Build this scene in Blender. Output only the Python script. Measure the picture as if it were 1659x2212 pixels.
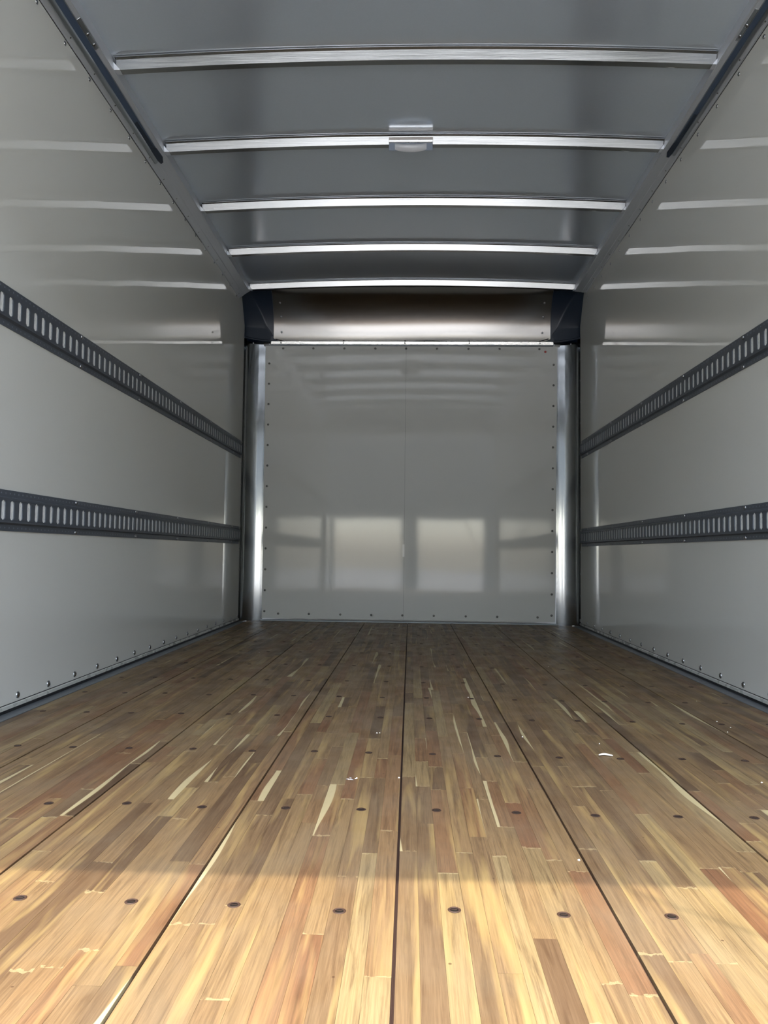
import bpy, math, random
from mathutils import Vector, Matrix
random.seed(7)
for o in list(bpy.data.objects): bpy.data.objects.remove(o)
SC = bpy.context.scene
COL = SC.collection

# ------------------------------------------------------------------ camera
CAM_H = 0.4961
cam_d = bpy.data.cameras.new('camera'); cam = bpy.data.objects.new('camera', cam_d); COL.objects.link(cam)
F_PX = 1672.8
cam_d.sensor_fit = 'HORIZONTAL'; cam_d.sensor_width = 36.0; cam_d.lens = F_PX * 36.0 / 1659.0
cam_d.clip_start = 0.02; cam_d.clip_end = 400
pi_, ya_, ro_ = 0.0529, -0.0345, 0.0122
Fv = Vector((math.sin(ya_)*math.cos(pi_), math.cos(ya_)*math.cos(pi_), math.sin(pi_)))
Rv = Vector((math.cos(ya_), -math.sin(ya_), 0)); Uv = Rv.cross(Fv)
R2 = Rv*math.cos(ro_) + Uv*math.sin(ro_); U2 = Uv*math.cos(ro_) - Rv*math.sin(ro_)
M = Matrix((R2, U2, -Fv)).transposed().to_4x4(); M.translation = Vector((0, 0, CAM_H))
cam.matrix_world = M
SC.camera = cam

# ------------------------------------------------------------------ sky, sun, exposure
SC.view_settings.view_transform = 'Standard'; SC.view_settings.look = 'None'
SC.view_settings.gamma = 1.0; SC.view_settings.use_curve_mapping = False
SC.view_settings.exposure = 2.84
W = bpy.data.worlds.new('sky'); SC.world = W; W.use_nodes = True
nt = W.node_tree; nt.nodes.clear()
sky = nt.nodes.new('ShaderNodeTexSky'); sky.sky_type = 'NISHITA'; sky.sun_disc = False
sky.sun_elevation = math.radians(66); sky.sun_rotation = math.radians(180)
sky.air_density = 1.0; sky.dust_density = 2.0; sky.ozone_density = 1.0
bg = nt.nodes.new('ShaderNodeBackground'); bg.inputs[1].default_value = 0.30
wo = nt.nodes.new('ShaderNodeOutputWorld')
hz = nt.nodes.new('ShaderNodeMix'); hz.data_type = 'RGBA'; hz.inputs[0].default_value = .42   # thin bright haze over the blue
bw = nt.nodes.new('ShaderNodeRGBToBW'); nt.links.new(sky.outputs[0], bw.inputs[0])
tint = nt.nodes.new('ShaderNodeMix'); tint.data_type = 'RGBA'; tint.blend_type = 'MULTIPLY'; tint.inputs[0].default_value = 1; tint.inputs[7].default_value = (1.04, 1.06, 1.0, 1)
nt.links.new(bw.outputs[0], tint.inputs[6]); nt.links.new(sky.outputs[0], hz.inputs[6]); nt.links.new(tint.outputs[2], hz.inputs[7])
nt.links.new(hz.outputs[2], bg.inputs[0]); nt.links.new(bg.outputs[0], wo.inputs[0])
sun_d = bpy.data.lights.new('sun', 'SUN'); sun = bpy.data.objects.new('sun', sun_d); COL.objects.link(sun)
sun_d.energy = 1.0; sun_d.angle = math.radians(.6); sun_d.color = (1.0, 0.88, 0.70)
SUN_EL = math.radians(66.9); SUN_AZ = math.radians(6)
sdir = Vector((math.sin(SUN_AZ)*math.cos(SUN_EL), math.cos(SUN_AZ)*math.cos(SUN_EL), -math.sin(SUN_EL)))
sun.rotation_euler = sdir.to_track_quat('-Z', 'Y').to_euler()
sun.location = (0, -6, 9)

# ------------------------------------------------------------------ dimensions (metres)
XL, XR = -1.2093, 1.1884        # liner faces of the side walls
YR, YF = 0.42, 5.56             # rear opening, front liner
ZB = 2.337                      # bottom of the roof bows at the centre

# ------------------------------------------------------------------ material helpers
def mat(name, col=(.8, .8, .8), rough=.5, metal=0., spec=.5, ior=None):
    m = bpy.data.materials.new(name); m.use_nodes = True
    b = m.node_tree.nodes['Principled BSDF']
    b.inputs['Base Color'].default_value = (*col, 1); b.inputs['Roughness'].default_value = rough
    b.inputs['Metallic'].default_value = metal; b.inputs['Specular IOR Level'].default_value = spec
    if ior: b.inputs['IOR'].default_value = ior
    return m
class NB:
    """small node-building helper"""
    def __init__(s, m): s.t = m.node_tree; s.n = s.t.nodes; s.l = s.t.links; s.b = s.n['Principled BSDF']
    def node(s, kind, **kw):
        n = s.n.new(kind)
        for k, v in kw.items():
            if k.startswith('i_'): n.inputs[k[2:]].default_value = v
            else: setattr(n, k, v)
        return n
    def link(s, a, b): s.l.new(a, b)
    def coords(s, scale=(1, 1, 1), kind='Object'):
        tc = s.node('ShaderNodeTexCoord'); mp = s.node('ShaderNodeMapping'); mp.inputs['Scale'].default_value = scale
        s.link(tc.outputs[kind], mp.inputs[0]); return mp.outputs[0]
    def noise(s, vec, scale=5, detail=3, rough=.5, dist=0):
        n = s.node('ShaderNodeTexNoise'); n.inputs['Scale'].default_value = scale; n.inputs['Detail'].default_value = detail
        n.inputs['Roughness'].default_value = rough; n.inputs['Distortion'].default_value = dist
        s.link(vec, n.inputs['Vector']); return n.outputs['Fac']
    def ramp(s, fac, stops, interp='LINEAR'):
        r = s.node('ShaderNodeValToRGB'); r.color_ramp.interpolation = interp
        e = r.color_ramp.elements
        while len(e) > len(stops): e.remove(e[-1])
        while len(e) < len(stops): e.new(1)
        for k, (p, c) in enumerate(stops): e[k].position = p; e[k].color = (*c, 1) if len(c) == 3 else c
        s.link(fac, r.inputs[0]); return r.outputs[0]
    def math(s, op, a, b=None, c=None, clamp=False):
        n = s.node('ShaderNodeMath', operation=op, use_clamp=clamp)
        for i, v in enumerate((a, b, c)):
            if v is None: continue
            if isinstance(v, (int, float)): n.inputs[i].default_value = v
            else: s.link(v, n.inputs[i])
        return n.outputs[0]
    def mix(s, fac, a, b, mode='MIX'):
        n = s.node('ShaderNodeMix', data_type='RGBA', blend_type=mode)
        for i, v in ((0, fac), (6, a), (7, b)):
            if isinstance(v, (int, float)): n.inputs[i].default_value = v
            elif isinstance(v, tuple): n.inputs[i].default_value = (*v, 1)
            else: s.link(v, n.inputs[i])
        return n.outputs[2]
    def bump(s, h, strength=.2, dist=.01):
        n = s.node('ShaderNodeBump'); n.inputs['Strength'].default_value = strength; n.inputs['Distance'].default_value = dist
        s.link(h, n.inputs['Height']); s.link(n.outputs[0], s.b.inputs['Normal'])
        return n.outputs[0]
    def rough(s, fac, lo, hi):
        s.link(s.ramp(fac, [(0.3, (lo,)*3), (0.7, (hi,)*3)]), s.b.inputs['Roughness'])
def g(v): return tuple(((x/255)/12.92 if x/255 <= .04045 else ((x/255+.055)/1.055)**2.4) for x in v)

# glossy white composite liner of the walls
def liner_mat(name, col, rough=.035, wav=.045, ior=1.55):
    m = mat(name, col, rough, 0, .5, ior); n = NB(m)
    c = n.coords((1, 1, 1)); big = n.noise(c, 1.3, 2)
    fine = n.noise(n.coords((60, 60, 60)), 6, 2)
    n.link(n.mix(n.math('MULTIPLY', fine, .10), (*col,), tuple(x*.75 for x in col)), n.b.inputs['Base Color'])
    wv = n.noise(n.coords((1, .45, 2.2)), 2.2, 1)
    n.bump(n.math('ADD', n.math('MULTIPLY', wv, 1.0), n.math('MULTIPLY', fine, .0008)), wav, .012)
    return m
M_WALL = liner_mat('white_liner', (.55, .555, .515))
M_FRONT = liner_mat('white_front_liner', (.52, .525, .495), .05, .014, 1.44)
def metal_mat(name, col, rough, stretch=(1, 1, 1), ns=40, var=.1, bump=.05, aniso=0.0, wav=0.0, metal=1.0):
    m = mat(name, col, rough, metal); n = NB(m)
    f = n.noise(n.coords(stretch), ns, 4, .6)
    n.link(n.mix(f, tuple(x*(1-var*1.5) for x in col), tuple(min(1, x*(1+var)) for x in col)), n.b.inputs['Base Color'])
    n.rough(f, max(.03, rough-var*.6), rough+var*.6)
    h = f
    if wav:
        h = n.math('ADD', n.math('MULTIPLY', n.noise(n.coords((.9, 1.4, 1.2)), 1.6, 1), wav), n.math('MULTIPLY', f, .02))
    n.bump(h, bump, .01)
    n.b.inputs['Anisotropic'].default_value = aniso
    return m
M_ROOF = metal_mat('aluminium_roof_sheet', (.60, .66, .73), .15, (1, 1, 1), 120, .03, .04, 0, .6, .66)
M_BOW = metal_mat('galvanized_bow', (.38, .385, .38), .24, (.15, 3, 3), 30, .06, .05)
M_COVE = metal_mat('aluminium_cove_rail', (.60, .63, .67), .50, (6, .3, 6), 20, .07, .05, metal=.75)
M_TRACK = metal_mat('galvanized_track', (.42, .45, .48), .38, (6, .4, 6), 14, .1, .05)
M_CORNER = metal_mat('brushed_corner_aluminium', (.32, .335, .345), .12, (20, 20, 1), 16, .03, .008)
M_NOSE = metal_mat('brushed_nose_aluminium', (.28, .27, .258), .18, (1, 14, 14), 16, .03, .008)
M_ETRACK = mat('dark_painted_rail', g((80, 86, 94)), .42, .4); _n = NB(M_ETRACK)
_f = _n.noise(_n.coords((8, 1.5, 8)), 18, 5, .65)
_n.link(_n.mix(_f, g((60, 66, 74)), g((98, 104, 112))), _n.b.inputs['Base Color']); _n.rough(_f, .35, .55)
M_SLOTBACK = mat('bright_slot_backing', (.86, .88, .86), .35, .15); _n = NB(M_SLOTBACK)
_f = _n.noise(_n.coords((30, 90, 14)), 3, 5, .75, 1.5)
_n.link(_n.ramp(_f, [(.34, (.12, .13, .13)), (.43, (.70, .72, .70)), (.7, (.95, .96, .94))]), _n.b.inputs['Base Color'])
M_RIVET = metal_mat('rivet_metal', (.32, .33, .34), .28, (1, 1, 1), 200, .05, .02)
M_FRIVET = mat('grey_rivet', g((84, 84, 80)), .3, .5)
M_RED = mat('red_rivet', g((150, 52, 44)), .35)
M_NAVY = mat('dark_moulded_plastic', g((14, 28, 44)), .40); _n = NB(M_NAVY)
_n.bump(_n.noise(_n.coords((1, 1, 1)), 300, 2), .08, .004)
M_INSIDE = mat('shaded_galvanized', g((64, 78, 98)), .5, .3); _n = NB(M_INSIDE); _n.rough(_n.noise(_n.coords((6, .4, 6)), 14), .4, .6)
M_BLACK = mat('black_rubber', g((20, 21, 24)), .5)
M_STEEL = metal_mat('dull_base_steel', (.20, .22, .24), .45, (1, 1, 1), 25, .12, .08, metal=.8)
M_LIP = mat('white_edge_lip', g((172, 173, 166)), .3); _n = NB(M_LIP)
_n.rough(_n.noise(_n.coords(), 20), .2, .4)
M_LEDGE = mat('white_ledge', (.86, .85, .82), .28, .75); _n = NB(M_LEDGE)
_n.rough(_n.noise(_n.coords((2, 10, 10)), 12), .2, .4)
M_LENS = mat('frosted_lens', (.82, .84, .86), .18); M_LENS.node_tree.nodes['Principled BSDF'].inputs['Transmission Weight'].default_value = .55
_n = NB(M_LENS); _n.bump(_n.noise(_n.coords((40, 1, 1)), 10), .15, .004)
M_TAN = mat('tan_coated_metal', g((150, 142, 134)), .35, .3)
M_LIGHTBASE = mat('grey_light_base', g((104, 112, 124)), .4, .2)
M_CHIP = mat('white_scrap', g((238, 236, 228)), .5)
M_UNDER = mat('dark_groove', g((44, 26, 20)), .7)
M_SCREW = metal_mat('worn_screw_head', (.12, .10, .09), .42, (1, 1, 1), 150, .1, .05)
M_RIM = mat('burnt_wood_rim', g((50, 32, 22)), .6); _n = NB(M_RIM); _n.rough(_n.noise(_n.coords(), 300), .5, .7)
M_SHELL = mat('outer_shell_white', (.7, .7, .7), .5)
M_GROUND = mat('concrete_yard', (.42, .40, .37), .85); _n = NB(M_GROUND)
_n.link(_n.ramp(_n.noise(_n.coords(), 1.2, 6, .6), [(.3, (.36, .35, .335)), (.7, (.46, .45, .43))]), _n.b.inputs['Base Color'])
M_FACADE = mat('grey_facade', (.30, .30, .29), .7); _n = NB(M_FACADE)
_n.link(_n.ramp(_n.noise(_n.coords((3, 1, .3)), 2), [(.3, (.13, .13, .125)), (.7, (.19, .19, .18))]), _n.b.inputs['Base Color'])

# wood: every strip carries its own tone (r), seed (g), kind (b), length (a) and a UV across/along it
def wood_mat():
    m = mat('hardwood_strips', (.4, .25, .15), .42); n = NB(m)
    at = n.node('ShaderNodeAttribute', attribute_name='strip'); sep = n.node('ShaderNodeSeparateColor')
    n.link(at.outputs['Color'], sep.inputs[0]); r, gg, b = sep.outputs; al = at.outputs['Alpha']
    uv = n.node('ShaderNodeUVMap', uv_map='UVMap'); su = n.node('ShaderNodeSeparateXYZ'); n.link(uv.outputs[0], su.inputs[0])
    u, v = su.outputs[0], su.outputs[1]
    geo = n.node('ShaderNodeNewGeometry'); sp = n.node('ShaderNodeSeparateXYZ'); n.link(geo.outputs['Position'], sp.inputs[0])
    X, Y = sp.outputs[0], sp.outputs[1]
    def vec(kx, ky, seed=37.0):
        c = n.node('ShaderNodeCombineXYZ'); n.link(n.math('MULTIPLY', X, kx), c.inputs[0]); n.link(n.math('MULTIPLY', Y, ky), c.inputs[1])
        n.link(n.math('MULTIPLY', gg, seed), c.inputs[2]); return c.outputs[0]
    tone = n.ramp(r, [(0, g((112, 84, 60))), (.08, g((132, 102, 74))), (.24, g((150, 118, 84))), (.40, g((162, 128, 90))),
                      (.60, g((170, 136, 94))), (.74, g((160, 118, 82))), (.84, g((150, 102, 70))), (.92, g((174, 144, 100))), (1, g((186, 158, 112)))])
    grain = n.noise(vec(34, 1.3), 3, 6, .68, .8)
    col = n.mix(n.ramp(grain, [(.30, (1, 1, 1)), (.52, (0, 0, 0))]), tone, n.mix(.72, tone, g((88, 58, 36))))
    fine = n.noise(vec(190, 4.5), 3, 5, .65)
    col = n.mix(n.math('MULTIPLY', n.ramp(fine, [(.42, (1, 1, 1)), (.6, (0, 0, 0))]), .48), col, n.mix(.6, col, g((78, 50, 32))))
    pale = n.noise(vec(14, .8, 91), 3, 3, .5, .4)
    col = n.mix(n.math('MULTIPLY', n.ramp(pale, [(.55, (0, 0, 0)), (.72, (1, 1, 1))]), .55), col, g((214, 178, 112)))
    # broad waxy / dusty patches running over several strips
    dust = n.noise(n.coords((1.5, 1.0, 1)), 3, 4, .6, .3)
    col = n.mix(n.math('MULTIPLY', n.ramp(dust, [(.46, (0, 0, 0)), (.68, (1, 1, 1))]), .30), col, g((160, 144, 120)))
    # sapwood streak on some strips: a curved, tapering cream edge
    edge = n.math('ADD', u, n.math('MULTIPLY', n.math('SUBTRACT', n.noise(vec(0, 1.0, 53), 2.2, 1, .4), .5), 1.9))
    sap = n.math('MULTIPLY', n.ramp(edge, [(.90, (0, 0, 0)), (.94, (1, 1, 1))]), n.math('GREATER_THAN', b, .88))
    col = n.mix(n.math('MULTIPLY', sap, .85), col, g((232, 212, 162)))
    # pale filler at the finger-jointed ends
    vm = n.math('MULTIPLY', n.math('MINIMUM', v, n.math('SUBTRACT', 1, v)), al)
    rag = n.noise(vec(60, 60, 11), 2, 3)
    jt = n.math('LESS_THAN', vm, n.math('MULTIPLY', n.math('SUBTRACT', rag, .40), .022))
    jt = n.math('MULTIPLY', jt, n.math('GREATER_THAN', gg, .45))
    col = n.mix(n.math('MULTIPLY', jt, .42), col, g((220, 196, 146)))
    # pin holes and scuffs
    vo = n.node('ShaderNodeTexVoronoi', feature='F1'); vo.inputs['Scale'].default_value = 16
    n.link(geo.outputs['Position'], vo.inputs['Vector'])
    col = n.mix(n.math('MULTIPLY', n.math('LESS_THAN', vo.outputs['Distance'], .035), .7), col, g((84, 52, 34)))
    hs = n.node('ShaderNodeHueSaturation'); hs.inputs['Saturation'].default_value = .96; hs.inputs['Hue'].default_value = .507; hs.inputs['Value'].default_value = .455; n.link(col, hs.inputs['Color'])
    n.link(hs.outputs[0], n.b.inputs['Base Color'])
    n.rough(n.noise(n.coords((4, 2, 1)), 4, 4), .42, .6); n.b.inputs['Specular IOR Level'].default_value = .34
    n.bump(n.math('ADD', fine, n.math('MULTIPLY', grain, .5)), .10, .002)
    return m
M_WOOD = wood_mat()

# ------------------------------------------------------------------ mesh helpers
class MB:
    def __init__(s): s.v = []; s.f = []; s.mi = []; s.smooth = False
    def add(s, vs, fs, mi=0):
        o = len(s.v); s.v += [tuple(p) for p in vs]; s.f += [tuple(i+o for i in f) for f in fs]; s.mi += [mi]*len(fs); return s
    def box(s, x0, x1, y0, y1, z0, z1, mi=0):
        vs = [(x, y, z) for z in (z0, z1) for y in (y0, y1) for x in (x0, x1)]
        return s.add(vs, [(0, 2, 3, 1), (4, 5, 7, 6), (0, 1, 5, 4), (1, 3, 7, 5), (3, 2, 6, 7), (2, 0, 4, 6)], mi)
    def extrude_y(s, prof, y0, y1, ny=1, mi=0, closed=True, caps=True):
        n = len(prof); vs = []; fs = []
        for k in range(ny+1):
            y = y0 + (y1-y0)*k/ny; vs += [(x, y, z) for x, z in prof]
        for k in range(ny):
            for i in range(n if closed else n-1):
                j = (i+1) % n; a = k*n
                fs.append((a+i, a+j, a+n+j, a+n+i))
        if caps and closed: fs += [tuple(range(n)), tuple(reversed(range(ny*n, ny*n+n)))]
        return s.add(vs, fs, mi)
    def sweep(s, rings, mi=0, caps=True):
        """rings: list of equal-length closed point loops"""
        n = len(rings[0]); vs = [p for r in rings for p in r]; fs = []
        for k in range(len(rings)-1):
            for i in range(n):
                j = (i+1) % n; fs.append((k*n+i, k*n+j, (k+1)*n+j, (k+1)*n+i))
        if caps: fs += [tuple(reversed(range(n))), tuple(range((len(rings)-1)*n, len(rings)*n))]
        return s.add(vs, fs, mi)
    def tube(s, pts, r, n=8, mi=0):
        rings = []
        for k, p in enumerate(pts):
            p = Vector(p); a = Vector(pts[max(0, k-1)]); b = Vector(pts[min(len(pts)-1, k+1)])
            t = (b-a).normalized(); up = Vector((0, 0, 1)) if abs(t.z) < .9 else Vector((1, 0, 0))
            e1 = t.cross(up).normalized(); e2 = t.cross(e1)
            rings.append([tuple(p + e1*r*math.cos(q*2*math.pi/n) + e2*r*math.sin(q*2*math.pi/n)) for q in range(n)])
        return s.sweep(rings, mi)
    def sheet(s, grid, thick_vec, mi=0):
        """grid[i][j] points; solidified along thick_vec (a function or a vector)"""
        ni, nj = len(grid), len(grid[0]); tv = thick_vec if callable(thick_vec) else (lambda i, j: Vector(thick_vec))
        top = [Vector(grid[i][j]) for i in range(ni) for j in range(nj)]
        bot = [Vector(grid[i][j]) + tv(i, j) for i in range(ni) for j in range(nj)]
        N = ni*nj; fs = []
        for i in range(ni-1):
            for j in range(nj-1):
                a, b, c, d = i*nj+j, i*nj+j+1, (i+1)*nj+j+1, (i+1)*nj+j
                fs += [(a, b, c, d), (N+d, N+c, N+b, N+a)]
        for i in range(ni-1):
            fs += [(i*nj, (i+1)*nj, N+(i+1)*nj, N+i*nj), (i*nj+nj-1, N+i*nj+nj-1, N+(i+1)*nj+nj-1, (i+1)*nj+nj-1)]
        for j in range(nj-1):
            fs += [(j, N+j, N+j+1, j+1), ((ni-1)*nj+j, (ni-1)*nj+j+1, N+(ni-1)*nj+j+1, N+(ni-1)*nj+j)]
        return s.add(top+bot, fs, mi)
    def build(s, name, mats, parent=None, smooth=False, autosmooth=None, fix=True):
        me = bpy.data.meshes.new(name); me.from_pydata(s.v, [], s.f)
        for m in (mats if isinstance(mats, (list, tuple)) else [mats]): me.materials.append(m)
        me.polygons.foreach_set('material_index', s.mi)
        if fix:
            import bmesh
            bm = bmesh.new(); bm.from_mesh(me); bmesh.ops.recalc_face_normals(bm, faces=bm.faces); bm.to_mesh(me); bm.free()
        if smooth: me.polygons.foreach_set('use_smooth', [True]*len(me.polygons))
        if smooth and autosmooth: me.set_sharp_from_angle(angle=math.radians(autosmooth))
        me.update()
        o = bpy.data.objects.new(name, me); COL.objects.link(o)
        if parent: o.parent = parent
        return o
def bevel(o, w=.002, seg=2, ang=40):
    b = o.modifiers.new('bevel', 'BEVEL'); b.width = w; b.segments = seg; b.limit_method = 'ANGLE'; b.angle_limit = math.radians(ang); return o
def empty(name, loc=(0, 0, 0), parent=None):
    o = bpy.data.objects.new(name, None); COL.objects.link(o); o.location = loc; o.empty_display_size = .1
    if parent: o.parent = parent
    return o
def tag(o, label=None, cat=None, group=None, kind=None):
    for k, v in (('label', label), ('category', cat), ('group', group), ('kind', kind)):
        if v: o[k] = v
    return o
def dome_mesh(name, r, h, m, rim=.0, n=12):
    """button head lying in the xy plane, rising along +z"""
    b = MB(); prof = ([(r*1.0, 0), (r*1.0, h*.25)] if rim else [(r, 0)]) + [(r*math.cos(a), h*.25+h*.75*math.sin(a)) for a in (.35, .7, 1.05, 1.35)]
    vs = []; fs = []
    for rr, z in prof: vs += [(rr*math.cos(k*2*math.pi/n), rr*math.sin(k*2*math.pi/n), z) for k in range(n)]
    for q in range(len(prof)-1):
        for k in range(n): fs.append((q*n+k, q*n+(k+1) % n, (q+1)*n+(k+1) % n, (q+1)*n+k))
    vs.append((0, 0, h)); t = len(vs)-1
    for k in range(n): fs.append(((len(prof)-1)*n+k, (len(prof)-1)*n+(k+1) % n, t))
    fs.append(tuple(reversed(range(n))))
    b.add(vs, fs); o = b.build(name, m, smooth=True, autosmooth=50); me = o.data
    bpy.data.objects.remove(o); return me
def put(name, me, loc, normal, parent):
    o = bpy.data.objects.new(name, me); COL.objects.link(o); o.parent = parent
    o.location = loc; o.rotation_euler = Vector(normal).to_track_quat('Z', 'Y').to_euler(); return o

ME_RIVET = dome_mesh('rivet_head', .0078, .0042, M_RIVET, 1)
ME_BIG = dome_mesh('base_screw_head', .0105, .0055, M_RIVET, 1)
ME_FR = dome_mesh('front_rivet_head', .0082, .0035, M_FRIVET, 1)
ME_RED = dome_mesh('red_rivet_head', .0085, .0035, M_RED, 1)
ME_SMALL = dome_mesh('rail_rivet_head', .0085, .006, M_RIVET, 1)

# ================================================================== FLOOR
floor = tag(empty('floor'), kind='structure')
S0, BW = -0.0147, 0.3025
XWL, XWR = -1.163, 1.143
seams = [S0 + k*BW for k in range(-3, 4)]
edges = [XWL] + seams + [XWR]
def strip_mesh(b, x0, x1, y0, y1, dz, store):
    z1 = dz; z0 = -.006
    b.box(x0, x1, y0, y1, z0, z1)
    t = (random.random(), random.random(), random.random(), y1-y0)
    store.append((t, (x0, x1, y0, y1)))
def finish_strip(o, store):
    me = o.data
    ca = me.attributes.new('strip', 'FLOAT_COLOR', 'FACE'); uvl = me.uv_layers.new(name='UVMap')
    for pi, p in enumerate(me.polygons):
        t, (x0, x1, y0, y1) = store[pi//6]
        ca.data[pi].color = t
        for li in p.loop_indices:
            c = me.vertices[me.loops[li].vertex_index].co
            uu = (c.x-x0)/(x1-x0); 
            if t[1] > .5: uu = 1-uu
            uvl.data[li].uv = (uu, (c.y-y0)/(y1-y0))
Y_OBJ = 2.05
n_ind = 0
for bi in range(len(edges)-1):
    a, c = edges[bi], edges[bi+1]
    lo = a + (.0022 if bi > 0 else 0); hi = c - (.0022 if bi < len(edges)-2 else 0)
    bd = MB().box(a+.0001, c-.0001, YR, 5.575, -.034, -.0062).build('floor_board', M_UNDER, floor)
    n = max(6, round((hi-lo)/.0300)); far = MB(); fs = []
    cuts = [lo + (hi-lo)*(k + (random.uniform(-.12, .12) if 0 < k < n else 0))/n for k in range(n+1)]
    for k in range(n):
        y = YR - random.uniform(0, .5)
        while y < 5.57:
            L = random.choice((.18, .25, .32, .4, .46, .55, .66, .8)) * random.uniform(.85, 1.15)
            y0, y1 = max(y, YR), min(y+L, 5.572)
            if 5.572 - y1 < .08: y1 = 5.572; L = 9
            if y1 - y0 > .03:
                args = (cuts[k]+.00012, cuts[k+1]-.00012, y0+.0001, y1-.0001, random.uniform(-.00025, .0001))
                if y0 < Y_OBJ:
                    b = MB(); st = []; strip_mesh(b, *args, st); o = b.build('wood_strip', M_WOOD, bd, fix=False); finish_strip(o, st); n_ind += 1
                else: strip_mesh(far, *args, fs)
            y += L
    o = far.build('wood_strips', M_WOOD, bd, fix=False); finish_strip(o, fs); o['kind'] = 'stuff'
    # countersunk floor screws, two to a board
    for ry in (.69, 1.105, 1.525, 1.95, 2.365, 2.69, 3.015, 3.43, 3.856, 4.289, 4.72, 5.13):
        w = c-a
        xs = (a+.077, a+.077+.150) if w > .29 else ((a+.05,) if w < .12 else (a+.04, a+.18))
        for x in xs:
            if not (a < x < c): continue
            dx, dy = random.uniform(-.008, .008), random.uniform(-.008, .008)
            R = .0085; vs = []; ff = []; mi = []
            q = MB(); N = 14
            def ring(r, z, w=1.0): return [(x+dx+r*math.cos(t*2*math.pi/N), ry+dy+r*math.sin(t*2*math.pi/N), z) for t in range(N)]
            q.sweep([ring(R*1.12, .0002), ring(R*.93, .0011)], 1, caps=False)
            q.sweep([ring(R*.93, .0011), ring(R*.70, .0003)], 1, caps=False)
            q.sweep([ring(R*.70, .0003), ring(R*.40, .0008), ring(R*.12, .0007)], 0, caps=True)
            q.box(x+dx-.004, x+dx+.004, ry+dy-.0007, ry+dy+.0007, .0007, .0010, 1)
            q.build('floor_screw', [M_SCREW, M_RIM], bd, smooth=True, autosmooth=30)
print('individual strips', n_ind)
MB().box(-1.30, 1.28, YR, 5.66, -.16, -.0345).build('subfloor', M_STEEL, floor)

# flat steel along the foot of the side walls
for nm, x0, x1 in (('baseboard_left', XL, XWL-.0005), ('baseboard_right', XWR+.0005, XR)):
    b = MB()
    for k in range(3):
        y0 = YR + (5.5-YR)*k/3; b.box(x0, x1, y0+.001, YR+(5.5-YR)*(k+1)/3-.001, -.03, .0015)
    tag(bevel(b.build(nm, M_STEEL), .001, 1), kind='structure')
tag(bevel(MB().box(-1.07, 1.05, 5.549, 5.574, -.0, .010).build('baseboard_front', M_STEEL), .001, 1), kind='structure')

# ================================================================== SIDE WALLS
def side_wall(side):
    sx = -1 if side == 'left' else 1
    X = XL if side == 'left' else XR
    out = X + sx*.10
    w = MB().box(min(X, out), max(X, out), YR, 5.475, .012, 2.42).build('wall_'+side, [M_WALL, M_SHELL]); tag(w, kind='structure')
    lip = MB()
    lip.extrude_y([(X, .012), (X-sx*.004, .012), (X-sx*.004, .022), (X-sx*.0005, .024), (X, .024)], YR, 5.47)
    lip.build('edge_lip', M_LIP, w)
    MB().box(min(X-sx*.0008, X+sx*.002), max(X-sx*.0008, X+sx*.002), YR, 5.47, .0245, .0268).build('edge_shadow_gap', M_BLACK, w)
    MB().box(min(X+sx*.0, X-sx*.0025), max(X+sx*.0, X-sx*.0025), YR, 5.47, .0016, .011).build('rubber_seal', M_BLACK, w)  # black strip set in the gap between liner and base steel
    N = (-sx, 0, 0)
    y0 = 2.382 if side == 'left' else 2.416
    for k in range(-9, 16):
        y = y0 + k*.2032
        if YR+.05 < y < 5.47: put('screw', ME_BIG, (X, y, .0445), N, w)
    y0, z0 = (2.341, 2.2385) if side == 'left' else (2.39, 2.272)
    for k in range(-8, 16):
        y = y0 + k*.2034
        if YR+.05 < y < 5.35: put('rivet', ME_RIVET, (X, y, z0 + (.0006*k if side == 'left' else -.0016*k)), N, w)
    for k in range(15):
        z = 2.03 - k*.1512
        if .08 < z: put('rivet', ME_RIVET, (X, 5.448, z), N, w)
    # thin joint between liner sheets
    yj = 4.93 if side == 'left' else 5.05
    return w
WL = side_wall('left'); WR = side_wall('right')

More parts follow.
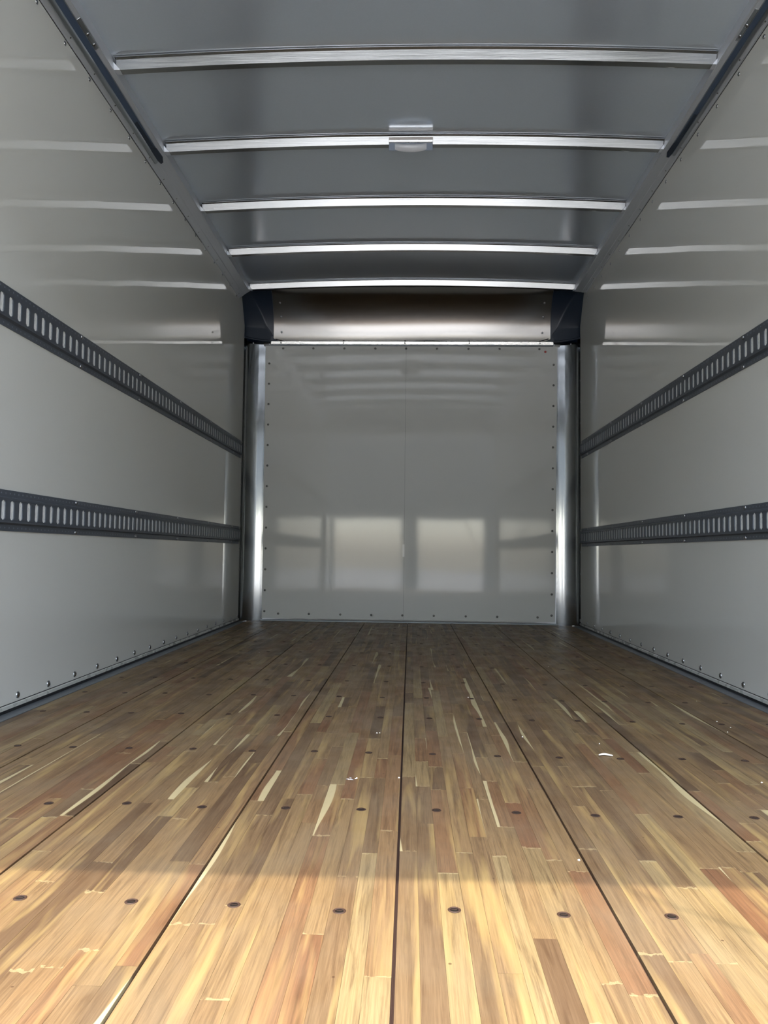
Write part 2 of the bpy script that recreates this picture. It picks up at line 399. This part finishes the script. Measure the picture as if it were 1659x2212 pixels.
# ================================================================== LOGISTIC RAILS
def cargo_rail(side, z0, z1, yoff, label):
    sx = -1 if side == 'left' else 1; X = XL if side == 'left' else XR
    root = empty('cargo_rail', (X, 3.2, (z0+z1)/2)); tag(root, label, 'rail', 'slotted cargo rails on the side walls')
    root_inv = Matrix.Translation((-X, -3.2, -(z0+z1)/2))
    def fix(o):
        o.data.transform(root_inv); return o
    zc = (z0+z1)/2; hh = (z1-z0)/2; T = .013; ya, yb = YR+.12, 5.415
    d = lambda v: X - sx*v
    fh = .0195   # flange height
    b = MB()
    for s in (1, -1):
        # flange + step, as a folded sheet
        za, zb_ = zc+s*hh, zc+s*(hh-fh)
        prof = [(d(0), za), (d(.0035), za), (d(.0035), zb_), (d(T), zb_-s*.005), (d(T), zb_-s*.013), (d(T-.003), zb_-s*.013), (d(T-.003), zb_-s*.007), (d(.0), zb_+s*.001)]
        b.extrude_y(prof, ya, yb-.006)
        # tiny punched dimples of the flange
        y = ya+.02
        while y < yb-.02:
            zz = zc+s*(hh-fh*.5)
            b.box(min(d(.0033), d(.0039)), max(d(.0033), d(.0039)), y-.0022, y+.0022, zz-.0022, zz+.0022, 1); y += .0508/2
    # slotted face
    P = .0508; sw, sh = .0115, .0290; zi = hh-fh-.012
    n = int((yb-ya)/P); ys = yb-.006-n*P
    for k in range(n):
        c = ys + (k+.5)*P; 
        inner = [(c-sw, zc-sh+.006), (c-sw+.006, zc-sh), (c+sw-.006, zc-sh), (c+sw, zc-sh+.006), (c+sw, zc+sh-.006), (c+sw-.006, zc+sh), (c-sw+.006, zc+sh), (c-sw, zc+sh-.006)]
        H = P/2; outer = [(c-H, zc-sh+.006), (c-sw+.006, zc-zi), (c+sw-.006, zc-zi), (c+H, zc-sh+.006), (c+H, zc+sh-.006), (c+sw-.006, zc+zi), (c-sw+.006, zc+zi), (c-H, zc+sh-.006)]
        corners = [(c-H, zc-zi), (c+H, zc-zi), (c+H, zc+zi), (c-H, zc+zi)]
        vs = [(d(T), y, z) for y, z in inner+outer+corners] + [(d(T-.0030), y, z) for y, z in inner]
        fs = [(8+i, 8+(i+1) % 8, (i+1) % 8, i) for i in range(8)]
        fs += [(16, 9, 8), (17, 11, 10), (18, 13, 12), (19, 15, 14)]
        fs += [(i, (i+1) % 8, 20+(i+1) % 8, 20+i) for i in range(8)]
        b.add(vs, fs)
    b.box(min(d(0), d(T)), max(d(0), d(T)), yb-.0075, yb-.004, zc-hh+fh+.004, zc+hh-fh-.004)
    fix(b.build('rail_body', [M_ETRACK, M_LIGHTBASE], root))
    fix(MB().box(min(d(.0008), d(.0098)), max(d(.0008), d(.0098)), ya, yb-.008, zc-sh-.007, zc+sh+.007).build('slot_backing', M_SLOTBACK, root))
    for k in range(-1, 9):
        y = yoff - k*.6096
        if y < ya+.02 or y > yb-.01: continue
        for s in (1, -1):
            o = put('rivet', ME_SMALL, (0, y-3.2, s*(hh-.008)), (-sx, 0, 0), root); o.location.x = -sx*.003
    return root
cargo_rail('left', 1.1533, 1.2771, 5.187, 'upper slotted dark steel rail on the left wall')
cargo_rail('left', .5481, .6707, 5.187, 'lower slotted dark steel rail on the left wall')
cargo_rail('right', 1.1697, 1.292, 5.222, 'upper slotted dark steel rail on the right wall')
cargo_rail('right', .5577, .6809, 5.222, 'lower slotted dark steel rail on the right wall')

# ================================================================== FRONT WALL
FW = tag(empty('wall_front', (0, 0, 0)), kind='structure')
Z0P, Z1P = .020, 2.000
for xa, xb, seed in ((-1.068, -.0455, 0), (-.0445, 1.0385, 1)):
    # very slightly oil-canned sheet
    nx, nz = 24, 30; grid = []
    for i in range(nx+1):
        row = []
        for j in range(nz+1):
            x = xa+(xb-xa)*i/nx; z = Z0P+(Z1P-Z0P)*j/nz
            tx = (x+.0)*.0
            # side edges lean inwards by a few millimetres towards the top/bottom as measured
            if seed == 0 and i == 0: x = -1.062 + (-1.073+1.062)*j/nz
            if seed == 1 and i == nx: x = 1.031 + (1.046-1.031)*j/nz
            row.append((x, YF - .0005*math.sin(math.pi*i/nx)*math.sin(math.pi*j/nz)*(1.0 if seed == 0 else -1.0), z))
        grid.append(row)
    MB().sheet(grid, (0, .004, 0)).build('liner_panel', M_FRONT, FW, smooth=True, autosmooth=40)
MB().box(-.0456, -.0444, YF+.0012, YF+.003, Z0P, Z1P).build('panel_joint', M_BLACK, FW)
MB().box(-1.32, 1.30, 5.60, 5.68, -.03, 2.5).build('bulkhead', M_SHELL, FW)
NF = (0, -1, 0)
for k in range(13):
    z = 1.869-k*.150; t = (z-.069)/1.8
    put('rivet', ME_FR, (-1.043, YF, z), NF, FW); put('rivet', ME_FR, (1.006+.014*t, YF, z-.002), NF, FW)
for x in (-.943, -.722, -.495, -.269, -.046, .179, .406, .63, .917): put('rivet', ME_FR, (x, YF, 1.981), NF, FW)
for x in (-.943, -.722, -.496, -.274, -.052, .172, .399, .622, .907): put('screw', ME_FR, (x, YF, .053), NF, FW)
tag(put('rivet', ME_RED, (.96, YF, 1.961), NF, FW), 'red rivet')
MB().box(-.056, -.042, YF-.0006, YF-.0002, .47, .56).build('clear_tape', mat('clear_tape', (.62, .63, .62), .15), FW)

# rounded vertical corner sheets
def corner_y(x, sx, rx=.145, ry=.105):
    """concave quarter curve from the side wall into the front panel"""
    X = XL if sx < 0 else XR
    t = min(1., max(0., abs(x-X)/rx)); return 5.458 + (YF+.003-5.458)*math.sqrt(max(0, 1-(1-t)**2))
for sx, nm in ((-1, 'trim_1'), (1, 'trim_2')):
    X = XL if sx < 0 else XR; grid = []
    for i in range(25):
        a = (i/24)**1.0*math.pi/2; x = X - sx*.150*(1-math.cos(a)); y = 5.458 + (YF+.0035-5.458)*math.sin(a)
        grid.append([(x, y, z) for z in (.0, .5, 1.0, 1.5, 2.06)])
    tag(MB().sheet(grid, (sx*.006, .006, 0)).build(nm, M_CORNER, smooth=True, autosmooth=50), kind='structure')
    MBc = MB()
# rounded nose panel above the front wall
def nose(z):
    t = min(1., max(0., (z-1.995)/.385)); return 5.25 + (YF-5.25)*math.sqrt(max(0, 1-t*t))
grid = []
for i in range(41):
    x = -1.20 + 2.38*i/40; row = []
    for j in range(33):
        a = (j/32)*math.pi/2; z = 1.995+.385*math.sin(a); y = 5.25+(YF+.002-5.25)*math.cos(a)
        rip = .0016*math.sin(x*2.3+.6)*math.sin(a*2) + .0009*math.sin(x*5.1)*math.sin(a*2)
        row.append((x, y+rip, z+rip))
    grid.append(row)
NP = tag(MB().sheet(grid, (0, .004, .004)).build('trim_3', M_NOSE, smooth=True, autosmooth=50), kind='structure')
for x in (-.955, .935):
    for z in (2.097, 2.20, 2.285):
        put('rivet', ME_RIVET, (x, nose(z)+.001, z), (0, -1, -.2-(z-2.05)*3), NP)

# white ledge over the front panel
LG = empty('wiring_ledge', (0, YF-.01, 2.005)); tag(LG, 'narrow white metal ledge along the top of the front panel', 'ledge')
lz = .0215
bevel(MB().add([(-1.030, -.006, 0), (1.014, -.006, 0), (1.014, .008, 0), (-1.030, .008, 0), (-1.030, -.0125, .001), (1.014, -.0125, .001), (1.014, -.016, lz), (-1.030, -.016, lz), (1.014, .008, lz), (-1.030, .008, lz)],
      [(0, 3, 2, 1), (0, 1, 5, 4), (4, 5, 6, 7), (7, 6, 8, 9), (9, 8, 2, 3), (0, 4, 7, 9, 3), (1, 2, 8, 6, 5)]).build('ledge_channel', M_LEDGE, LG), .001, 2)
MB().box(-1.03, 1.014, -.0065, .0085, -.006, -.0003).build('underside_gasket', M_STEEL, LG)
# black ties over the ledge
for i, x in enumerate((-.955, -.500, -.054, .410, .917)):
    tl = ('black tie over the white ledge, at its left end', 'black tie over the white ledge, second from the left corner', 'black tie over the middle of the white ledge',
          'black tie over the white ledge, between the middle and the right end', 'black tie over the white ledge, at its right end by the red rivet')[i]
    b = MB(); y0 = YF-.024
    b.tube([(x, YF+.002-.004, 2.036), (x+.001, YF-.012, 2.0345), (x, y0-.0025, 2.0275), (x-.0015, y0-.0062, 2.018), (x-.001, y0-.0070, 2.0125)], .0022, 8)
    b.tube([(x-.004, y0-.0068, 2.012), (x+.003, y0-.0068, 2.0125)], .0034, 8)
    b.tube([(x-.004, YF-.013, 2.0365), (x+.004, YF-.013, 2.0360)], .0030, 8)
    tag(b.build('cable_tie', M_BLACK, smooth=True, autosmooth=50), tl, 'tie', 'black ties over the white ledge')
# black cable lying in the ledge
pts = []
for i in range(90):
    x = -1.0 + 1.98*i/89
    z = 2.0305 + (.007*max(0, math.sin((x+.02)*11)) if -.02 < x < .45 else 0) - (0 if (-.06 < x < .46 or abs(x) > .88) else .006)
    if x < -.94: z += (-.94-x)*.3
    if x > .90: z += (x-.90)*.3
    pts.append((x, YF-.006, z))
tag(MB().tube(pts, .0028, 6).build('cable', M_BLACK, smooth=True), 'thin black cable peeking up behind the white ledge', 'cable')

# ------------------------------------------------------------------ dark moulded corner caps
def corner_cap(sx, label):
    X = XL if sx < 0 else XR; root = empty('corner_cap', (X, 5.4, 1.985)); tag(root, label, 'corner cap', 'dark corner caps under the roof')
    inv = Matrix.Translation((-X, -5.4, -1.985))
    W_ = .192 if sx < 0 else .190
    def side_y(x):  # concave vertical corner, larger radius than the sheet below
        t = min(1, abs(x-X)/(W_+.015)); return 5.462 - .0 + (5.552-5.462)*math.sqrt(max(0, 1-(1-t)**2))*(.35+.65*t)
    def Y(x, z): return min(side_y(x) - .6*max(0, z-2.12)*(1-min(1, abs(x-X)/W_)), nose(z)-.008)
    nx, nz = 36, 40
    def gridf(za, zb, off=0):
        gr = []
        for i in range(nx+1):
            t = i/nx; x = X - sx*(.0+W_*t); row = []
            for j in range(nz+1):
                z = za+(zb-za)*j/nz
                xx = x - sx*(.012*max(0, (z-2.0)/.3))*t   # edge leans outwards going up
                row.append((xx, Y(xx, z)-off, z))
            gr.append(row)
        return gr
    o = MB().sheet(gridf(2.032, 2.345), (0, .008, 0)).build('cap_shell', M_NAVY, root, smooth=True, autosmooth=60); o.data.transform(inv)
    # rolled lower rim
    pts = [(X - sx*W_*t, side_y(X - sx*W_*t)-.004, 2.036-.009*math.sin(t*2.2)) for t in [k/24 for k in range(25)]]
    o = MB().tube(pts, .0075, 8).build('rim', M_NAVY, root, smooth=True); o.data.transform(inv)
    # raised rib where the two curves meet
    pts = []
    for k in range(26):
        x = X - sx*(.03+(W_-.035)*k/25)
        best = min((abs(side_y(x)-(nose(z)-.008)), z) for z in [2.0+.32*q/160 for q in range(161)])[1]
        pts.append((x, side_y(x)-.001, best))
    o = MB().tube(pts, .004, 6).build('rib', M_NAVY, root, smooth=True); o.data.transform(inv)
    # wedge foot on the ledge
    xf = X - sx*W_
    o = MB().add([(xf+sx*.02, 5.53, 2.028), (xf-sx*.045, 5.535, 2.028), (xf+sx*.01, 5.53, 2.055), (xf+sx*.02, 5.556, 2.028), (xf-sx*.045, 5.556, 2.028), (xf+sx*.01, 5.556, 2.055)],
                 [(0, 1, 2), (3, 5, 4), (0, 3, 4, 1), (1, 4, 5, 2), (2, 5, 3, 0)]).build('foot', M_NAVY, root); o.data.transform(inv)
    for dx in (.05, .165):
        o = put('rivet', ME_RIVET, (X-sx*dx, corner_y(X-sx*dx, sx)-.0, 2.012), NF, root); o.location = Vector(o.location)-Vector((X, 5.4, 1.985)); o.scale = (.8, .8, .8)
    return root
corner_cap(-1, 'dark moulded corner cap under the roof, left of the front panel')
corner_cap(1, 'dark moulded corner cap under the roof, right of the front panel')

# ================================================================== ROOF
def zb(x): return ZB - .030*((x+.012)/1.125)**2
RB = .036   # bow depth
grid = []
for i in range(33):
    x = -1.20 + 2.38*i/32; row = []
    for j in range(81):
        y = YR + (5.36-YR)*j/80
        # faint oil-canning between the bows
        ph = (y-2.80)/.61; f = ph-math.floor(ph)
        dent = -.0022*math.sin(math.pi*f)*math.cos((x+.02)*2.0+.7*math.sin(math.floor(ph)*1.9)) + .0010*math.sin(x*5+math.floor(ph))*math.sin(math.pi*f)
        row.append((x, y, zb(x)+RB+.002+dent))
    grid.append(row)
ceil = tag(MB().sheet(grid, (0, 0, .01)).build('ceiling', M_ROOF, smooth=True, autosmooth=40), kind='structure')
MB().box(-1.32, 1.30, YR, 5.68, 2.44, 2.52).build('roof_shell', M_SHELL, ceil)

bow_lab = ['galvanized roof bow nearest the rear opening', 'galvanized roof bow that carries the dome light', 'galvanized roof bow just in front of the dome light bow, third from the rear',
           'galvanized roof bow second from the curved nose panel', 'galvanized roof bow just above the curved nose panel']
def roof_bow(y, label):
    xa, xb = -1.128, 1.106
    n = 36; rings = []; w = .078
    prof = [(0, 0), (.029, 0), (.030, .001), (.030, .0335), (.046, .0335), (.046, .0348), (.0285, .0348), (.0285, .0015), (.0015, .0015), (-.008, .0348), (-.027, .0348), (-.027, .0330), (-.0105, .0330), (-.0004, .0012)]
    # hat: far edge with a turned lip, flat bottom, near web and a small flange against the roof
    for k in range(n+1):
        x = xa+(xb-xa)*k/n; z = zb(x)
        rings.append([(x, y+dy, z+dz) for dy, dz in prof])
    root = empty('roof_bow', (-.012, y, ZB))
    o = MB().sweep(rings).build('bow_channel', M_BOW, root, smooth=True, autosmooth=25); o.data.transform(Matrix.Translation((.012, -y, -ZB)))
    for s, xe in ((-1, xa), (1, xb)):
        b = MB(); ze = zb(xe)
        b.add([(xe-s*.012, y-.002, ze), (xe+s*.010, y-.002, ze), (xe+s*.016, y-.016, ze+.030), (xe+s*.010, y+.030, ze), (xe-s*.012, y+.030, ze), (xe-s*.012, y-.002, ze+.003), (xe+s*.016, y+.030, ze+.030)],
              [(0, 1, 3, 4), (0, 5, 2, 1), (1, 2, 6, 3)])
        o = b.build('end_clip', M_COVE, root); o.data.transform(Matrix.Translation((.012, -y, -ZB)))
    tag(root, label, 'roof bow', 'bows across the roof')
    return root
for k in range(5): roof_bow((2.80, 3.40, 4.01, 4.62, 5.24)[k], bow_lab[k])
for yb_, l_ in ((2.19, 'galvanized roof bow over the rear half, just outside the top of the picture'), (1.58, 'galvanized roof bow above the sunlit end of the floor'), (.97, 'galvanized roof bow closest to the rear doorway')): roof_bow(yb_, l_) 

# cove rail between wall and roof: a folded plate that leans from the wall up to the bow ends
COVE = {-1: (2.256, 2.303, .072), 1: (2.294, 2.3055, .080)}
def cove_z(sx, d): za, zi, xi = COVE[sx]; return za + (zi-za)*d/xi
def cove_rail(sx, n):
    X = XL if sx < 0 else XR; za, zi, xi = COVE[sx]
    d = lambda v: X - sx*v
    prof = [(d(0), za), (d(.004), za), (d(.006), za+.003), (d(.030), cove_z(sx, .030)), (d(.033), cove_z(sx, .033)+.002), (d(xi-.006), zi-.0015),
            (d(xi-.004), zi-.0005), (d(xi), zi), (d(xi), zi+.048), (d(0), 2.36)]
    root = empty('trim_%d' % n, (0, 0, 0)); tag(root, kind='structure')
    MB().extrude_y(prof, YR, 5.27).build('cove_rail', M_COVE, root, smooth=True, autosmooth=12)
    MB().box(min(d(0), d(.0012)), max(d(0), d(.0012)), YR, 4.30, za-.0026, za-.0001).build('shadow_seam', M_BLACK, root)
    y = YR+.1
    while y < 5.25:
        put('rivet', ME_RIVET, (d(.014), y, cove_z(sx, .014)+.0006), (-sx*.5, 0, -.85), root).scale = (.55, .55, .4)
        y += .2034
    return root
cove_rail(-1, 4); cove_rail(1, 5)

# door tracks (run back from the second bow to the rear opening)
def door_track(sx, label):
    X = XL if sx < 0 else XR
    yend = 3.43; root = empty('door_track', (X, yend, 2.25)); inv = Matrix.Translation((-X, -yend, -2.25))
    tag(root, label, 'door track', 'roll-up door tracks under the roof')
    P = lambda a, h: (X - sx*a, cove_z(sx, a) - h)
    lip = [P(.020, .000), P(.021, .007), P(.025, .0105), P(.031, .0105), P(.0355, .008), P(.0365, .003), P(.0350, .003), P(.033, .007), P(.030, .0085), P(.026, .0085), P(.0225, .006), P(.0215, .000)]
    o = MB().extrude_y(lip, YR+.05, yend-.01, 1).build('channel_lip', M_TRACK, root, smooth=True, autosmooth=30); o.data.transform(inv)
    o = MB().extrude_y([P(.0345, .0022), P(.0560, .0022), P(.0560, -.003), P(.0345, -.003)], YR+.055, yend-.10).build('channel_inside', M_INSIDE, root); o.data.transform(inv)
    o = MB().extrude_y([P(.0560, .000), P(.0560, .0032), P(.0572, .0032), P(.0576, .000)], YR+.05, yend-.10).build('channel_edge', M_TRACK, root); o.data.transform(inv)
    ring = lambda y, a0, a1, h: [(P(a0, 0)[0], y, P(a0, 0)[1]), (P(a0, h)[0], y, P(a0, h)[1]), (P(a1, h)[0], y, P(a1, h)[1]), (P(a1, 0)[0], y, P(a1, 0)[1])]
    o = bevel(MB().sweep([ring(yend-.32, .0345, .0500, .0024), ring(yend-.115, .0345, .0525, .004), ring(yend-.09, .0345, .057, .005), ring(yend-.015, .0355, .059, .005), ring(yend+.02, .040, .050, .005)]).build('track_end', M_NAVY, root), .0008, 1); o.data.transform(inv)
    yh = 2.60
    o = bevel(MB().extrude_y([P(.058, .0005), P(.058, .0025), P(.0705, .0025), P(.0705, .0005)], yh-.10, yh+.06).build('hanger_plate', M_TRACK, root), .001, 1); o.data.transform(inv)
    for yy in (yh-.02, yh+.035):
        x, z = P(.0643, .003); put('rivet', ME_RIVET, (x-X, yy-yend, z-2.25), (-sx*.5, 0, -.8), root)
    return root
door_track(-1, 'galvanized door track channel under the roof, on the left side')
door_track(1, 'galvanized door track channel under the roof, on the right side')

# ================================================================== DOME LIGHT on the second bow
DL = empty('dome_light', (-.0165, 3.36, 2.334)); tag(DL, 'small dome light with a clear curved lens on the second roof bow', 'light')
def dl(o): o.data.transform(Matrix.Translation((.0165, -3.36, -2.334))); return o
xa, xb = -.115, .082
dl(bevel(MB().box(xa, xb, 3.380, 3.402, 2.3465, 2.3600).build('bracket', M_TAN, DL), .0008, 2))
dl(bevel(MB().box(xa, xb, 3.376, 3.400, 2.3370, 2.3462).build('bracket_lip', M_LEDGE, DL), .0015, 2))
dl(bevel(MB().box(xa, xb, 3.386, 3.392, 2.3020, 2.3366).build('base_plate', M_LIGHTBASE, DL), .001, 2))
grid = []
for i in range(25):
    t = i/24; x = -.088 + .142*t; s_ = max(0, math.sin(math.pi*t))**.7; row = []
    for j in range(9):
        q = j/8; row.append((x, 3.385 - .020*math.sin(math.pi*q)*(.35+.65*s_), 2.3345 - .003*s_ - (.028+.010*s_)*q))
    grid.append(row)
dl(MB().sheet(grid, (0, .0015, 0)).build('lens', M_LENS, DL, smooth=True, autosmooth=60))
for x in (-.082, .048):
    o = put('screw', ME_RIVET, (x+.0165, 3.384-3.36, 2.3285-2.334), NF, DL); o.scale = (.45, .45, .5)

# ================================================================== DEBRIS
pts = [(.472+.034*k/9, 1.964+.0045*math.sin(k*.35), .0035+.0012*math.sin(k*.5)) for k in range(10)]
b = MB(); rings = []
for k, p in enumerate(pts):
    r = .0042*(.45+.55*math.sin(math.pi*(k+.6)/10.2)); rings.append([(p[0], p[1]+r*math.cos(a*math.pi/4), p[2]+.6*r*math.sin(a*math.pi/4)) for a in range(8)])
tag(b.sweep(rings).build('paper_scrap', M_CHIP, smooth=True), 'small curled white scrap lying on the floor right of centre', 'scrap')
crumbs = [(-.087, 2.161, 'left one of two white crumbs close together, just left of the centre seam'), (-.079, 2.163, 'right one of two white crumbs close together, just left of the centre seam'),
    (.504, 2.091, 'white crumb on the floor just behind the curled white scrap'), (.905, 2.259, 'white crumb near the right wall, nearer one of a close pair'), (.938, 2.32, 'white crumb near the right wall, farther one of a close pair'),
    (.989, 2.728, 'white crumb by the right wall, farthest back along that wall'), (.205, 2.718, 'white crumb in the middle of the floor, right of the centre seam'), (-.736, 3.809, 'tiny white crumb far back on the left half of the floor'),
    (.78, 1.765, 'white crumb at the right edge of the picture, nearer than the curled scrap'), (-1.184, 2.795, 'white crumb on the grey steel strip at the foot of the left wall'), (.93, 2.40, 'white crumb by the right wall, third one counted from the picture edge'),
    (.62, 3.5, 'tiny white crumb far back on the right half of the floor'), (.28, 1.30, 'white crumb beside the second seam, just beyond the sunlit patch'), (-.02, 1.74, 'tiny white crumb on the centre seam beside the shiny flake'),
    (.31, 2.15, 'white crumb left of the curled white scrap')]
for x, y, lab in crumbs:
    r = random.uniform(.0013, .0023); b = MB()
    vs = [(x+r*random.uniform(.7, 1.5)*dx, y+r*random.uniform(.7, 1.3)*dy, max(.0003, .0003+r*.5*(dz+1))+(.0015 if x < -1.1 else 0)) for dx, dy, dz in ((1, 0, -1), (.3, .9, -1), (-.8, .5, -1), (-.7, -.7, -1), (.4, -.9, -1), (.4, .2, .6), (-.3, .2, .8), (0, -.4, .5))]
    b.add(vs, [(0, 1, 2, 3, 4), (0, 5, 1), (1, 5, 6), (1, 6, 2), (2, 6, 3), (3, 6, 7), (3, 7, 4), (4, 7, 0), (0, 7, 5), (5, 7, 6)])
    tag(b.build('crumb', M_CHIP), lab, 'crumb', 'white crumbs on the wooden floor')
b = MB()
for k in range(7):
    x, y = -.136+.004*k+random.uniform(-.004, .004), 1.724+random.uniform(-.008, .008); r = random.uniform(.002, .004)
    b.add([(x-r, y-r*.4, .0004), (x+r, y-r*.6, .0004), (x+r*.7, y+r*.8, .0004), (x-r*.5, y+r*.9, .0004), (x, y, .0018)], [(3, 2, 1, 0), (0, 1, 4), (1, 2, 4), (2, 3, 4), (3, 0, 4)])
tag(b.build('foil_flake', mat('shiny_flake', (.85, .86, .88), .2, .8)), 'crumpled shiny flake on the floor left of the centre seam', 'flake')

# ================================================================== REAR FRAME AND YARD (behind the camera, seen only in reflections)
RF = tag(empty('door_1'), kind='structure')
b = MB(); b.box(-1.32, -1.17, .30, YR, -.16, 2.5); b.build('door_post', M_SHELL, RF)
b = MB(); b.box(1.15, 1.30, .30, YR, -.16, 2.5); b.build('door_post', M_SHELL, RF)
MB().box(-1.17, 1.15, .30, .44, 2.14, 2.5).build('header', M_SHELL, RF)
MB().box(-1.17, 1.15, .30, .419, -.16, -.002).build('door_sill', M_STEEL, RF)
gr = tag(MB().box(-60, 60, -60, 30, -1.3, -1.1).build('ground', M_GROUND), kind='structure')
YB = -18.6
# added shed across the yard: wall height and open bays shaped for reflections and falloff
sh = tag(empty('wall_rear', (0, YB, -1.1)), kind='structure')
def wb(o): o.data.transform(Matrix.Translation((0, -YB, 1.1))); return o
wb(MB().box(-24, 24, YB-.3, YB, 1.83, 8.0).build('facade', M_FACADE, sh))
bays = ((-8.4, -5.7), (-5.35, -4.6), (-3.6, -3.15), (-2.95, -.28), (.34, 2.82), (3.35, 5.6), (6.1, 8.7))
px = -24
for xa, xb in bays:
    wb(MB().box(px, xa, YB-.3, YB, -1.1, 1.83).build('pier', M_FACADE, sh)); px = xb
wb(MB().box(px, 24, YB-.3, YB, -1.1, 1.83).build('pier', M_FACADE, sh))
pts = [(.16 + .99*k/24, .355, 2.14 - 1.94*(k/24) - .03*math.sin(math.pi*k/24)) for k in range(25)]
ps = empty('pull_strap', (.16, .355, 2.14)); tag(ps, 'dark pull strap slung across the rear doorway, casting a thin slanting shadow on the floor', 'strap')
o = bevel(MB().sweep([[(x, y-.0012, z-.011), (x, y-.0012, z+.011), (x, y+.0012, z+.011), (x, y+.0012, z-.011)] for x, y, z in pts]).build('webbing', M_BLACK, ps), .0005, 1)
o.data.transform(Matrix.Translation((-.16, -.355, -2.14)))
